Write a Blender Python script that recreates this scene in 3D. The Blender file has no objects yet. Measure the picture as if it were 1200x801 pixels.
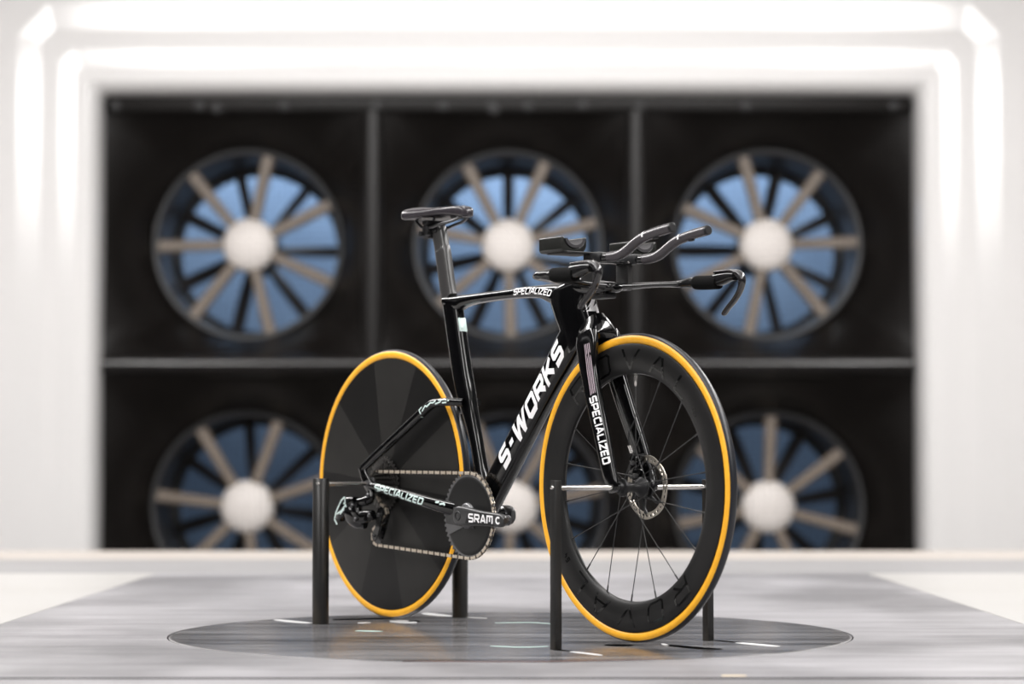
import bpy, bmesh, math, random
from mathutils import Vector, Matrix
random.seed(7)
PI = math.pi
scn = bpy.context.scene
COL = scn.collection

# ------------------------------------------------------------------ camera, world, light, exposure
GAP = 0.0065                      # the tyres hang this far above the floor
cam_d = bpy.data.cameras.new('camera')
cam = bpy.data.objects.new('camera', cam_d)
COL.objects.link(cam)
cam.location = (0, 0, 0.4037 + GAP)
cam.rotation_euler = (PI / 2 + 0.0485, 0, 0)
cam_d.sensor_width = 36
cam_d.lens = 2797.5 / 1200 * 36
cam_d.clip_end = 100
cam_d.dof.use_dof = True
cam_d.dof.focus_distance = 5.45
cam_d.dof.aperture_fstop = 2.15
scn.camera = cam

world = bpy.data.worlds.new('world')
scn.world = world
world.use_nodes = True
world.node_tree.nodes['Background'].inputs[0].default_value = (1.0, 0.97, 0.95, 1)
world.node_tree.nodes['Background'].inputs[1].default_value = 0.03

def area(name, loc, rot, sx, sy, power, color=(1, 1, 1)):
    d = bpy.data.lights.new(name, 'AREA')
    d.shape = 'RECTANGLE'; d.size = sx; d.size_y = sy; d.energy = power; d.color = color
    o = bpy.data.objects.new(name, d); COL.objects.link(o)
    o.location = loc; o.rotation_euler = rot
    return o

# ceiling lamps of the test section (long panels along the tunnel), and the daylight room behind the fans
area('fillet_lamp', (-3.25, 4.6, 3.40), (0, math.radians(-42), 0), 0.5, 12.6, 560, (1.0, 0.982, 0.968))
area('fillet_lamp', (3.25, 4.6, 3.40), (0, math.radians(42), 0), 0.5, 12.6, 560, (1.0, 0.982, 0.968))
area('ceiling_lamp', (0, 9.6, 3.58), (math.radians(48), 0, 0), 6.0, 0.8, 330, (1.0, 0.982, 0.968))
area('ceiling_lamp', (0, 5.2, 3.66), (0, 0, 0), 0.6, 6.0, 110, (1.0, 0.982, 0.968))
area('plenum_lamp', (0, 17.2, 3.3), (math.radians(20), 0, 0), 6.0, 0.6, 150, (0.92, 0.96, 1.0))

scn.view_settings.view_transform = 'Standard'
scn.view_settings.look = 'None'
scn.view_settings.gamma = 1
scn.view_settings.use_curve_mapping = False
scn.view_settings.exposure = -0.24

# ------------------------------------------------------------------ materials
def mat(name, color, rough=0.5, metal=0.0, coat=0.0, coat_rough=0.05, noise=None, bump=None, emit=None, spec=0.5, blotch=None):
    """noise = (scale xyz, second colour, low, high[, detail]); bump = (scale xyz, strength)"""
    m = bpy.data.materials.new(name); m.use_nodes = True
    nt = m.node_tree; b = nt.nodes['Principled BSDF']
    b.inputs['Base Color'].default_value = (*color, 1)
    b.inputs['Roughness'].default_value = rough
    b.inputs['Metallic'].default_value = metal
    b.inputs['Specular IOR Level'].default_value = spec
    b.inputs['Coat Weight'].default_value = coat
    b.inputs['Coat Roughness'].default_value = coat_rough
    def tex(scale, detail=4):
        tc = nt.nodes.new('ShaderNodeTexCoord'); mp = nt.nodes.new('ShaderNodeMapping')
        mp.inputs['Scale'].default_value = scale
        n = nt.nodes.new('ShaderNodeTexNoise'); n.inputs['Scale'].default_value = 1; n.inputs['Detail'].default_value = detail
        n.inputs['Roughness'].default_value = 0.68 if detail >= 10 else 0.5
        nt.links.new(tc.outputs['Object'], mp.inputs[0]); nt.links.new(mp.outputs[0], n.inputs[0])
        return n
    if noise:
        n = tex(noise[0], noise[4] if len(noise) > 4 else 4)
        r = nt.nodes.new('ShaderNodeMapRange'); r.inputs[1].default_value = noise[2]; r.inputs[2].default_value = noise[3]
        mx = nt.nodes.new('ShaderNodeMix'); mx.data_type = 'RGBA'
        mx.inputs[6].default_value = (*color, 1); mx.inputs[7].default_value = (*noise[1], 1)
        nt.links.new(n.outputs[0], r.inputs[0]); nt.links.new(r.outputs[0], mx.inputs[0]); nt.links.new(mx.outputs[2], b.inputs['Base Color'])
    if blotch:      # (scale, darkest factor, low, high): broad worn and stained patches
        n2 = tex(blotch[0], 5)
        r2 = nt.nodes.new('ShaderNodeMapRange'); r2.inputs[1].default_value = blotch[2]; r2.inputs[2].default_value = blotch[3]; r2.inputs[3].default_value = blotch[1]
        m2 = nt.nodes.new('ShaderNodeMix'); m2.data_type = 'RGBA'; m2.blend_type = 'MULTIPLY'; m2.inputs[0].default_value = 1
        nt.links.new(n2.outputs[0], r2.inputs[0]); nt.links.new(mx.outputs[2], m2.inputs[6]); nt.links.new(r2.outputs[0], m2.inputs[7]); nt.links.new(m2.outputs[2], b.inputs['Base Color'])
    if bump:
        n = tex(bump[0], 6)
        bp = nt.nodes.new('ShaderNodeBump'); bp.inputs['Strength'].default_value = bump[1]; bp.inputs['Distance'].default_value = 0.01
        nt.links.new(n.outputs[0], bp.inputs['Height']); nt.links.new(bp.outputs[0], b.inputs['Normal'])
    if emit:
        b.inputs['Emission Color'].default_value = (*emit[0], 1); b.inputs['Emission Strength'].default_value = emit[1]
    return m

M = {}
M['white_wall'] = mat('white_wall', (0.80, 0.785, 0.778), 0.45, spec=0.4, noise=((0.6, 0.6, 0.6), (0.78, 0.765, 0.755), .3, .7))
M['portal_paint'] = mat('portal_paint', (0.735, 0.724, 0.720), 0.15, spec=0.6, noise=((0.6, 0.6, 0.6), (0.725, 0.713, 0.708), .3, .7))
M['pit'] = mat('pit', (0.03, 0.028, 0.027), 0.8)
M['blue_wall'] = mat('blue_wall', (0.22, 0.34, 0.53), 0.7, noise=((0.9, 1, 1.2), (0.14, 0.23, 0.38), .35, .75))
M['grey_floor'] = mat('grey_floor', (0.20, 0.195, 0.205), 0.42, spec=0.45, blotch=((1.3, 0.9, 1), .55, .38, .56), noise=((1.3, 8, 4), (0.34, 0.333, 0.347), .32, .66, 12), bump=((25, 140, 10), 0.10))
M['grey_band'] = mat('grey_band', (0.20, 0.196, 0.198), 0.5, noise=((2, 14, 4), (0.26, 0.255, 0.257), .3, .7, 6))
M['cream_floor'] = mat('cream_floor', (0.37, 0.362, 0.35), 0.4, noise=((1.5, 1.5, 1), (0.35, 0.34, 0.325), .4, .7))
M['tan_strip'] = mat('tan_strip', (0.38, 0.345, 0.315), 0.5, noise=((3, 3, 1), (0.35, 0.32, 0.29), .4, .7))
M['turntable'] = mat('turntable', (0.038, 0.037, 0.039), 0.17, spec=0.5, noise=((1.1, 10, 4), (0.30, 0.293, 0.30), .34, .70, 12), bump=((8, 120, 5), 0.06))
M['seam'] = mat('seam', (0.004, 0.004, 0.004), 1.0, spec=0.0)
M['rust_seam'] = mat('rust_seam', (0.09, 0.035, 0.03), 0.7)
M['white_tape'] = mat('white_tape', (0.85, 0.85, 0.85), 0.25)  # white paint stands in for reflections caught by the slot plate edges
M['teal_tape'] = mat('teal_tape', (0.50, 0.66, 0.62), 0.3)
M['yellow_tape'] = mat('yellow_tape', (0.72, 0.60, 0.42), 0.5)
M['cowl'] = mat('cowl', (0.0034, 0.0026, 0.0023), 0.40, spec=0.2, noise=((3, 3, 3), (0.005, 0.0039, 0.0035), .35, .7))
M['ridge'] = mat('ridge', (0.006, 0.0052, 0.005), 0.36, spec=0.3)
M['gloss_ridge'] = mat('gloss_ridge', (0.010, 0.009, 0.009), 0.17, spec=0.6)
M['duct'] = mat('duct', (0.035, 0.035, 0.037), 0.45)
M['black_ring'] = mat('black_ring', (0.008, 0.008, 0.009), 0.6)
M['vane'] = mat('vane', (0.25, 0.205, 0.168), 0.5, noise=((6, 6, 6), (0.21, 0.17, 0.138), .35, .7))
M['rotor_blade'] = mat('rotor_blade', (0.030, 0.028, 0.030), 0.5)
M['hub_cap'] = mat('hub_cap', (0.93, 0.87, 0.83), 0.45)
M['lamp'] = mat('lamp', (1, 1, 1), 0.4, emit=((1, 0.985, 0.96), 125.0))
M['net'] = mat('net', (0.02, 0.017, 0.015), 0.7, spec=0.2)

M['dark_glass'] = mat('dark_glass', (0.006, 0.006, 0.007), 0.08)
M['gloss'] = mat('gloss_black', (0.0022, 0.0022, 0.0025), 0.12, coat=0.35, coat_rough=0.03, spec=0.35)
M['satin'] = mat('satin_carbon', (0.007, 0.007, 0.0075), 0.16, noise=((160, 160, 160), (0.012, 0.012, 0.0125), .4, .6))
M['grey_post'] = mat('grey_post', (0.034, 0.033, 0.033), 0.3, noise=((120, 120, 120), (0.036, 0.035, 0.035), .4, .6))
M['matt'] = mat('matt_black', (0.007, 0.007, 0.008), 0.42, spec=0.4)
M['ring_face'] = mat('ring_face', (0.008, 0.008, 0.008), 0.36, spec=0.4)
M['rubber'] = mat('rubber', (0.010, 0.011, 0.015), 0.36)
M['yellow'] = mat('yellow_sidewall', (0.92, 0.45, 0.022), 0.42, noise=((60, 60, 60), (0.86, 0.41, 0.018), .4, .6))
M['rim'] = mat('rim_carbon', (0.010, 0.010, 0.010), 0.33, spec=0.25, noise=((14, 14, 14), (0.014, 0.0135, 0.0135), .35, .65))
M['rim_print'] = mat('rim_print', (0.004, 0.004, 0.004), 0.14)
M['ext'] = mat('extension_grip', (0.048, 0.043, 0.048), 0.27)
M['foam'] = mat('foam', (0.024, 0.022, 0.025), 0.75, bump=((900, 900, 900), 0.2))
M['pad_side'] = mat('pad_side', (0.012, 0.0125, 0.011), 0.27)
M['tape_grip'] = mat('bar_tape', (0.004, 0.004, 0.004), 0.8, spec=0.08, bump=((500, 500, 500), 0.3))
M['lever'] = mat('lever', (0.013, 0.012, 0.013), 0.2, coat=0.5)
M['steel'] = mat('steel', (0.62, 0.60, 0.58), 0.25, metal=1)
M['rotor_steel'] = mat('rotor_steel', (0.52, 0.48, 0.42), 0.38, metal=1)
M['dark_steel'] = mat('dark_steel', (0.12, 0.12, 0.125), 0.32, metal=1)
M['cog_steel'] = mat('cog_steel', (0.16, 0.155, 0.15), 0.35, metal=1)
M['spoke'] = mat('spoke', (0.055, 0.055, 0.055), 0.28, metal=0.6)
M['chain'] = mat('chain', (0.80, 0.71, 0.60), 0.38, metal=0.8)
M['chain_dark'] = mat('chain_inner', (0.16, 0.13, 0.10), 0.4, metal=0.9)
M['white'] = mat('white_print', (0.86, 0.85, 0.86), 0.3)
M['mint'] = mat('mint_print', (0.66, 0.80, 0.77), 0.3)
M['pink'] = mat('pink_print', (0.40, 0.33, 0.37), 0.3)
M['crank'] = mat('crank_carbon', (0.032, 0.032, 0.033), 0.34, noise=((90, 90, 90), (0.038, 0.038, 0.039), .4, .6))
M['spider'] = mat('spider', (0.17, 0.17, 0.175), 0.35, metal=0.7)
M['saddle'] = mat('saddle', (0.028, 0.024, 0.029), 0.27)
M['post_paint'] = mat('post_paint', (0.010, 0.0095, 0.009), 0.36, noise=((18, 18, 5), (0.040, 0.033, 0.025), .52, .72, 6))

def disc_material():
    """carbon disc: the ply sectors differ a little in tone and gloss by angle"""
    m = mat('disc_carbon', (0.016, 0.0155, 0.015), 0.36, spec=0.2)
    nt = m.node_tree; b = nt.nodes['Principled BSDF']
    tc = nt.nodes.new('ShaderNodeTexCoord'); sp = nt.nodes.new('ShaderNodeSeparateXYZ')
    nt.links.new(tc.outputs['Object'], sp.inputs[0])
    at = nt.nodes.new('ShaderNodeMath'); at.operation = 'ARCTAN2'
    nt.links.new(sp.outputs['Z'], at.inputs[0]); nt.links.new(sp.outputs['X'], at.inputs[1])
    ad = nt.nodes.new('ShaderNodeMath'); ad.operation = 'ADD'; ad.inputs[1].default_value = PI + 0.1
    ml = nt.nodes.new('ShaderNodeMath'); ml.operation = 'MULTIPLY'; ml.inputs[1].default_value = 10 / (2 * PI)
    fl = nt.nodes.new('ShaderNodeMath'); fl.operation = 'FLOOR'
    md = nt.nodes.new('ShaderNodeMath'); md.operation = 'MODULO'; md.inputs[1].default_value = 2
    nt.links.new(at.outputs[0], ad.inputs[0]); nt.links.new(ad.outputs[0], ml.inputs[0])
    nt.links.new(ml.outputs[0], fl.inputs[0]); nt.links.new(fl.outputs[0], md.inputs[0])
    mx = nt.nodes.new('ShaderNodeMix'); mx.data_type = 'RGBA'
    mx.inputs[6].default_value = (0.0095, 0.0092, 0.009, 1); mx.inputs[7].default_value = (0.024, 0.0232, 0.022, 1)
    nt.links.new(md.outputs[0], mx.inputs[0])
    nz = nt.nodes.new('ShaderNodeTexNoise'); nz.inputs['Scale'].default_value = 22; nz.inputs['Detail'].default_value = 6
    nt.links.new(tc.outputs['Object'], nz.inputs[0])
    m2 = nt.nodes.new('ShaderNodeMix'); m2.data_type = 'RGBA'; m2.blend_type = 'MULTIPLY'; m2.inputs[0].default_value = 0.35
    nt.links.new(mx.outputs[2], m2.inputs[6]); nt.links.new(nz.outputs[0], m2.inputs[7])
    nt.links.new(m2.outputs[2], b.inputs['Base Color'])
    return m
M['disc'] = disc_material()

# ------------------------------------------------------------------ mesh helpers
class MB:
    def __init__(s):
        s.v = []; s.f = []; s.m = []
    def add(s, verts, faces, mi=0):
        o = len(s.v)
        s.v += [tuple(p) for p in verts]
        s.f += [tuple(i + o for i in f) for f in faces]
        s.m += [mi] * len(faces)
        return s
    def box(s, c, size, rot=None, mi=0, bev=0.0):
        hx, hy, hz = size[0] / 2, size[1] / 2, size[2] / 2
        if bev <= 0:
            vs = [Vector((x, y, z)) for x in (-hx, hx) for y in (-hy, hy) for z in (-hz, hz)]
            fs = [(0, 1, 3, 2), (4, 6, 7, 5), (0, 4, 5, 1), (2, 3, 7, 6), (0, 2, 6, 4), (1, 5, 7, 3)]
        else:
            bm = bmesh.new(); bmesh.ops.create_cube(bm, size=1)
            bmesh.ops.scale(bm, vec=size, verts=bm.verts)
            bmesh.ops.bevel(bm, geom=bm.edges[:], offset=bev, segments=2, affect='EDGES', profile=0.5)
            bm.verts.index_update()
            vs = [v.co.copy() for v in bm.verts]; fs = [[v.index for v in f.verts] for f in bm.faces]; bm.free()
        R = rot or Matrix.Identity(3)
        return s.add([R @ v + Vector(c) for v in vs], fs, mi)
    def loft(s, rings, closed_path=False, mi=0, caps=True):
        n = len(rings[0]); vs = [p for r in rings for p in r]; fs = []
        k = len(rings)
        for i in range(k if closed_path else k - 1):
            a, b = i * n, ((i + 1) % k) * n
            for j in range(n):
                j2 = (j + 1) % n
                fs.append((a + j, a + j2, b + j2, b + j))
        if caps and not closed_path:
            fs.append(tuple(range(n - 1, -1, -1))); fs.append(tuple((k - 1) * n + j for j in range(n)))
        return s.add(vs, fs, mi)
    def tube(s, pts, r, n=10, mi=0, ref=(0, 1, 0), aspect=1.0):
        st = [(p[0], p[1], p[2], (r[i] if isinstance(r, (list, tuple)) else r), (r[i] if isinstance(r, (list, tuple)) else r) * aspect, 2.0) for i, p in enumerate(pts)]
        return s.loft(rings_of(st, ref, n), mi=mi)
    def lathe(s, prof, c, axis='Y', n=48, mi=0, closed=False):
        """prof: list of (r, h); axis of rotation through c"""
        vs = []; fs = []; k = len(prof)
        for r, h in prof:
            for j in range(n):
                a = 2 * PI * j / n
                if axis == 'Y': vs.append((c[0] + r * math.cos(a), c[1] + h, c[2] + r * math.sin(a)))
                else: vs.append((c[0] + r * math.cos(a), c[1] + r * math.sin(a), c[2] + h))
        for i in range(k if closed else k - 1):
            for j in range(n):
                a, b = i * n, ((i + 1) % k) * n; j2 = (j + 1) % n
                fs.append((a + j, b + j, b + j2, a + j2))
        if not closed:
            if prof[0][0] > 1e-5: fs.append(tuple(range(n)))
            if prof[-1][0] > 1e-5: fs.append(tuple((k - 1) * n + j for j in range(n - 1, -1, -1)))
        return s.add(vs, fs, mi)
    def prism(s, poly, y0, y1, mi=0, axis='Y'):
        """poly in (x,z) extruded along y, or in (y,z) along x, or (x,y) along z"""
        def P(a, b, h):
            return (a, h, b) if axis == 'Y' else ((h, a, b) if axis == 'X' else (a, b, h))
        n = len(poly)
        vs = [P(a, b, y0) for a, b in poly] + [P(a, b, y1) for a, b in poly]
        fs = [tuple(range(n)), tuple(range(2 * n - 1, n - 1, -1))] + [(i, (i + 1) % n, n + (i + 1) % n, n + i) for i in range(n)]
        return s.add(vs, fs, mi)
    def build(s, name, mats, parent=None, smooth=True, origin=None, recalc=True, angle=38, bevel=0):
        me = bpy.data.meshes.new(name)
        vs = s.v if origin is None else [(p[0] - origin[0], p[1] - origin[1], p[2] - origin[2]) for p in s.v]
        me.from_pydata(vs, [], s.f)
        for m_ in (mats if isinstance(mats, (list, tuple)) else [mats]): me.materials.append(M[m_])
        me.polygons.foreach_set('material_index', s.m)
        if recalc or bevel:
            bm = bmesh.new(); bm.from_mesh(me)
            bmesh.ops.recalc_face_normals(bm, faces=bm.faces[:])
            if bevel:
                es = [e for e in bm.edges if len(e.link_faces) == 2 and e.calc_face_angle(0) > math.radians(25)]
                bmesh.ops.bevel(bm, geom=es, offset=bevel, segments=3, affect='EDGES', profile=0.5)
            bm.to_mesh(me); bm.free()
        if smooth:
            me.polygons.foreach_set('use_smooth', [True] * len(me.polygons))
            me.set_sharp_from_angle(angle=math.radians(angle))
        me.update()
        o = bpy.data.objects.new(name, me); COL.objects.link(o)
        if origin is not None: o.location = origin
        if parent is not None: o.parent = parent
        return o

def dense(st, k=5):
    """Catmull-Rom through stations given as tuples of numbers"""
    out = []; n = len(st)
    for i in range(n - 1):
        p0, p1, p2, p3 = st[max(i - 1, 0)], st[i], st[i + 1], st[min(i + 2, n - 1)]
        for j in range(k):
            t = j / k
            out.append(tuple(0.5 * (2 * b + (c - a) * t + (2 * a - 5 * b + 4 * c - d) * t * t + (3 * b - a - 3 * c + d) * t ** 3) for a, b, c, d in zip(p0, p1, p2, p3)))
    out.append(tuple(st[-1]))
    return out

def frames(st, ref=(0, 1, 0)):
    R = Vector(ref); fr = []; n = len(st)
    for i in range(n):
        a, b = Vector(st[max(i - 1, 0)][:3]), Vector(st[min(i + 1, n - 1)][:3])
        T = (b - a).normalized(); N = R.cross(T)
        N = N.normalized() if N.length > 1e-6 else Vector((0, 0, 1))
        if ref == (0, 1, 0): N = -N if False else N
        B = T.cross(N).normalized()
        fr.append((Vector(st[i][:3]), T, N, B))
    return fr

def rings_of(st, ref=(0, 1, 0), n=24):
    """stations (x,y,z,a,b,e): a = half size across in the plane normal to ref, b = half size along ref, e = superellipse exponent"""
    out = []
    for (c, T, N, B), s_ in zip(frames(st, ref), st):
        a, b, e = s_[3], s_[4], s_[5]; ring = []
        for j in range(n):
            th = 2 * PI * (j + .5) / n; cs, sn = math.cos(th), math.sin(th)
            ring.append(c + N * (a * math.copysign(abs(cs) ** (2 / e), cs)) + B * (b * math.copysign(abs(sn) ** (2 / e), sn)))
        out.append(ring)
    return out

def tag(o, label, cat=None, group=None, kind=None):
    o['label'] = label
    if cat: o['category'] = cat
    if group: o['group'] = group
    if kind: o['kind'] = kind
    return o

def empty(name, loc, rz=0):
    o = bpy.data.objects.new(name, None); COL.objects.link(o); o.location = loc; o.rotation_euler = (0, 0, rz); o.empty_display_size = 0.1
    return o

def struct(o, label=None):
    o['kind'] = 'structure'
    if label: o['label'] = label
    return o

# ------------------------------------------------------------------ angular lettering
GL = {
 'S': (.78, [[(1, 1), (.12, 1), (0, .88), (0, .60), (.12, .5), (.88, .5), (1, .4), (1, .12), (.88, 0), (0, 0)]]),
 'W': (1.25, [[(0, 1), (.17, 0)], [(.17, 0), (.52, 1)], [(.52, 1), (.69, 0)], [(.69, 0), (1, 1)]]),
 'O': (.8, [[(.14, 0), (0, .14), (0, .86), (.14, 1), (.86, 1), (1, .86), (1, .14), (.86, 0), (.14, 0)]]),
 'R': (.8, [[(0, 0), (0, 1), (.86, 1), (1, .88), (1, .58), (.88, .46), (0, .46)], [(.45, .46), (1, 0)]]),
 'K': (.8, [[(0, 0), (0, 1)], [(1, 1), (.12, .47)], [(.35, .56), (1, 0)]]),
 'P': (.75, [[(0, 0), (0, 1), (.86, 1), (1, .88), (1, .54), (.88, .42), (0, .42)]]),
 'E': (.65, [[(1, 1), (0, 1), (0, 0), (1, 0)], [(0, .5), (.9, .5)]]),
 'C': (.7, [[(1, 1), (.14, 1), (0, .86), (0, .14), (.14, 0), (1, 0)]]),
 'I': (.04, [[(0, 0), (0, 1)]]),
 'A': (.82, [[(0, 0), (.42, 1), (.58, 1), (1, 0)], [(.16, .3), (.84, .3)]]),
 'L': (.62, [[(0, 1), (0, 0), (1, 0)]]),
 'Z': (.75, [[(0, 1), (1, 1), (0, 0), (1, 0)]]),
 'D': (.75, [[(0, 0), (0, 1), (.84, 1), (1, .84), (1, .16), (.84, 0), (0, 0)]]),
 'M': (.95, [[(0, 0), (0, 1), (1, 1), (1, 0)], [(.5, 1), (.5, .25)]]),
 'V': (.85, [[(0, 1), (.5, 0)], [(.5, 0), (1, 1)]]),
 '-': (.4, [[(0, .5), (1, .5)]]),
 '6': (.7, [[(1, 1), (0, 1), (0, 0), (1, 0), (1, .5), (0, .5)]]),
 '4': (.7, [[(.0, 1), (0, .4), (1, .4)], [(.75, .7), (.75, 0)]]),
}
def stroke(poly, h):
    """2-D polyline -> list of quads of half width h with mitred joins"""
    n = len(poly); L_, R_ = [], []
    closed = n > 2 and poly[0] == poly[-1]
    for i in range(n):
        p = Vector(poly[i])
        if closed and i in (0, n - 1): d0 = (Vector(poly[0]) - Vector(poly[-2])).normalized(); d1 = (Vector(poly[1]) - Vector(poly[0])).normalized()
        else:
            d1 = (Vector(poly[min(i + 1, n - 1)]) - Vector(poly[i])); d0 = (Vector(poly[i]) - Vector(poly[max(i - 1, 0)]))
            d1 = d1.normalized() if d1.length > 1e-9 else d0.normalized(); d0 = d0.normalized() if d0.length > 1e-9 else d1
        n0 = Vector((-d0.y, d0.x)); n1 = Vector((-d1.y, d1.x)); m = (n0 + n1)
        m = m.normalized() if m.length > 1e-6 else n0
        k = min(1 / max(m.dot(n1), .35), 2.4)
        L_.append(p + m * h * k); R_.append(p - m * h * k)
    return [(L_[i], R_[i], R_[i + 1], L_[i + 1]) for i in range(n - 1)]
def lettering(mb, text, length, height, fn, weight=.2, gap=.34, shear=.25, mi=0, sub=4):
    """fn(u, v) -> 3-D point; u runs 0..length, v runs -height/2..height/2"""
    h = weight / 2
    wd = [GL[ch][0] for ch in text]
    tot = sum(wd) + (gap + weight) * (len(text) - 1) + weight + shear
    sx = length / tot; x = h
    for ch, w in zip(text, wd):
        for pl in GL[ch][1]:
            pts = [(x + a * w, h + b * (1 - 2 * h)) for a, b in pl]
            if len(pl) == 2 and abs(pl[0][1] - pl[1][1]) > .9:
                (xa, ya), (xb, yb) = pts; ya, yb = (0, 1) if ya < yb else (1, 0)
                hx = h * math.hypot(xb - xa, 1.0)
                quads = [(Vector((xa - hx, ya)), Vector((xa + hx, ya)), Vector((xb + hx, yb)), Vector((xb - hx, yb)))]
            else: quads = stroke(pts, h)
            for q in quads:
                for i in range(sub):
                    t0, t1 = i / sub, (i + 1) / sub
                    c4 = [q[0].lerp(q[3], t0), q[1].lerp(q[2], t0), q[1].lerp(q[2], t1), q[0].lerp(q[3], t1)]
                    mb.add([fn((p.x + shear * p.y) * sx, (p.y - .5) * height) for p in c4], [(0, 1, 2, 3)], mi)
        x += w + gap + weight

# ------------------------------------------------------------------ the setting
W_X, CEIL, FY = 3.7, 3.7, 14.6
flo = struct(MB().box((0, 4.0, -0.06), (2 * W_X, 13.2, 0.10)).build('floor', 'seam', smooth=False), 'raised platform floor under the grey and cream panels')
def panel(name, x0, x1, y0, y1, m, z0=-0.0095, z1=0.0):
    g = 0.0015
    return MB().box(((x0 + x1) / 2, (y0 + y1) / 2, (z0 + z1) / 2), (x1 - x0 - 2 * g, y1 - y0 - 2 * g, z1 - z0), bev=0.0008).build(name, m, flo, smooth=False)
PX = 1.265
panel('grey_panel', -PX, PX, -2.5, 4.467, 'grey_floor')
# main panel with a round opening for the turntable
TT_C, TT_R = (-0.004, 5.60), 0.79
def holed_panel():
    mb = MB(); n = 96; x0, x1, y0, y1 = -PX + .0015, PX - .0015, 4.4915, 8.53
    inner = []; outer = []
    for j in range(n):
        a = 2 * PI * j / n; dx, dy = math.cos(a), math.sin(a)
        inner.append((TT_C[0] + (TT_R + .004) * dx, TT_C[1] + (TT_R + .004) * dy))
        k = min((x1 - TT_C[0]) / dx if dx > 1e-9 else ((x0 - TT_C[0]) / dx if dx < -1e-9 else 9), (y1 - TT_C[1]) / dy if dy > 1e-9 else ((y0 - TT_C[1]) / dy if dy < -1e-9 else 9))
        outer.append((TT_C[0] + k * dx, TT_C[1] + k * dy))
    vs = [(x, y, 0) for x, y in inner] + [(x, y, 0) for x, y in outer] + [(x, y, -.0095) for x, y in inner]
    fs = []
    for j in range(n):
        k = (j + 1) % n
        fs += [(j, k, n + k, n + j), (j, 2 * n + j, 2 * n + k, k)]
    # square corners
    for cx, cy in ((x0, y0), (x1, y0), (x1, y1), (x0, y1)):
        a = math.atan2(cy - TT_C[1], cx - TT_C[0]) % (2 * PI); j = int(a / (2 * PI) * n)
        vs.append((cx, cy, 0)); fs.append((n + j, len(vs) - 1, n + (j + 1) % n))
    mb.add(vs, fs)
    o = mb.build('grey_panel', 'grey_floor', flo, smooth=False)
    for p in o.data.polygons:
        pass
    return o
holed_panel()
for sx in (-1, 1):
    a, b = sorted((sx * PX, sx * W_X))
    panel('cream_panel', a, b, -2.5, 3.0, 'cream_floor'); panel('cream_panel', a, b, 3.0, 8.53, 'cream_floor')
panel('cross_panel', -W_X, W_X, 8.53, 9.70, 'grey_band')
panel('edge_strip', -W_X, W_X, 9.70, 10.58, 'tan_strip', z1=0.001)
panel('yellow_mark', 0.394, 0.443, 4.515, 4.535, 'yellow_tape', z0=0.0002, z1=0.0010)

struct(MB().box((-W_X - .05, 6.1, 1.2), (0.1, 17.2, 5.0)).build('wall_left', 'white_wall', smooth=False), 'white left wall of the tunnel')
struct(MB().box((W_X + .05, 6.1, 1.2), (0.1, 17.2, 5.0)).build('wall_right', 'white_wall', smooth=False), 'white right wall of the tunnel')
for nm, sx in (('window_1', -1), ('window_2', 1)):  # unseen dark panes, added so the bike's black sides reflect something dark
    w = struct(MB().box((sx * (W_X - .012), 4.2, 1.55), (0.02, 12.6, 2.5)).build(nm, 'dark_glass', smooth=False), 'long dark observation window in the side wall')
    for k in range(6): MB().box((sx * (W_X - .03), -2.1 + 12.6 * k / 5, 1.55), (.05, .08, 2.6), bev=.005).build('mullion', 'matt', w)
    for z in (.26, 2.84): MB().box((sx * (W_X - .03), 4.2, z), (.05, 12.7, .08), bev=.005).build('window_rail', 'matt', w)
struct(MB().box((0, 6.1, CEIL + .05), (2 * W_X + .2, 17.2, 0.1)).build('ceiling', 'white_wall', smooth=False), 'white ceiling of the tunnel')
struct(MB().box((0, 14.6, -1.35), (9, 7.5, 0.1)).build('floor_lower', 'pit', smooth=False), 'lower floor behind the platform')
struct(MB().box((0, 17.9, 0.9), (9, 0.1, 5.4)).build('wall_plenum', 'blue_wall', smooth=False), 'blue wall seen through the fans')

# white stepped portal around the fans: glossy bands whose shallow bevels catch the fillet lamps
OCX, OHW, OTOP = -0.021, 2.526, 2.657
def portal():
    prof = [(0.0, 15.05, .02), (0.0, 14.80, .02), (.006, 14.73, .02), (.020, 14.67, .02), (.042, 14.632, .022), (.066, 14.612, .025), (.070, 14.611, .025), (.138, 14.616, .03),
            (.142, 14.612, .035), (.240, 14.606, .078), (.244, 14.607, .078), (.355, 14.614, .085), (.359, 14.612, .085), (.500, 14.601, .195), (.505, 14.602, .196), (1.20, 14.653, .2)]
    rings = []
    for r, y, c in prof:
        k = 1.10
        l, rr, t = OCX - OHW - r, OCX + OHW + r, OTOP + r * k
        rings.append([(l, y, -1.3), (l, y, t - c), (l + c, y, t), (rr - c, y, t), (rr, y, t - c), (rr, y, -1.3)])
    mb = MB(); n = 6
    vs = [p for r in rings for p in r]; fs = []
    for i in range(len(rings) - 1):
        for j in range(n - 1):
            fs.append((i * n + j, i * n + j + 1, (i + 1) * n + j + 1, (i + 1) * n + j))
    mb.add(vs, fs)
    o = mb.build('wall_fan_end', 'portal_paint', recalc=True, angle=2.0)
    return struct(o, 'white stepped portal with rounded edges framing the black fan wall')
portal()

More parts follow.
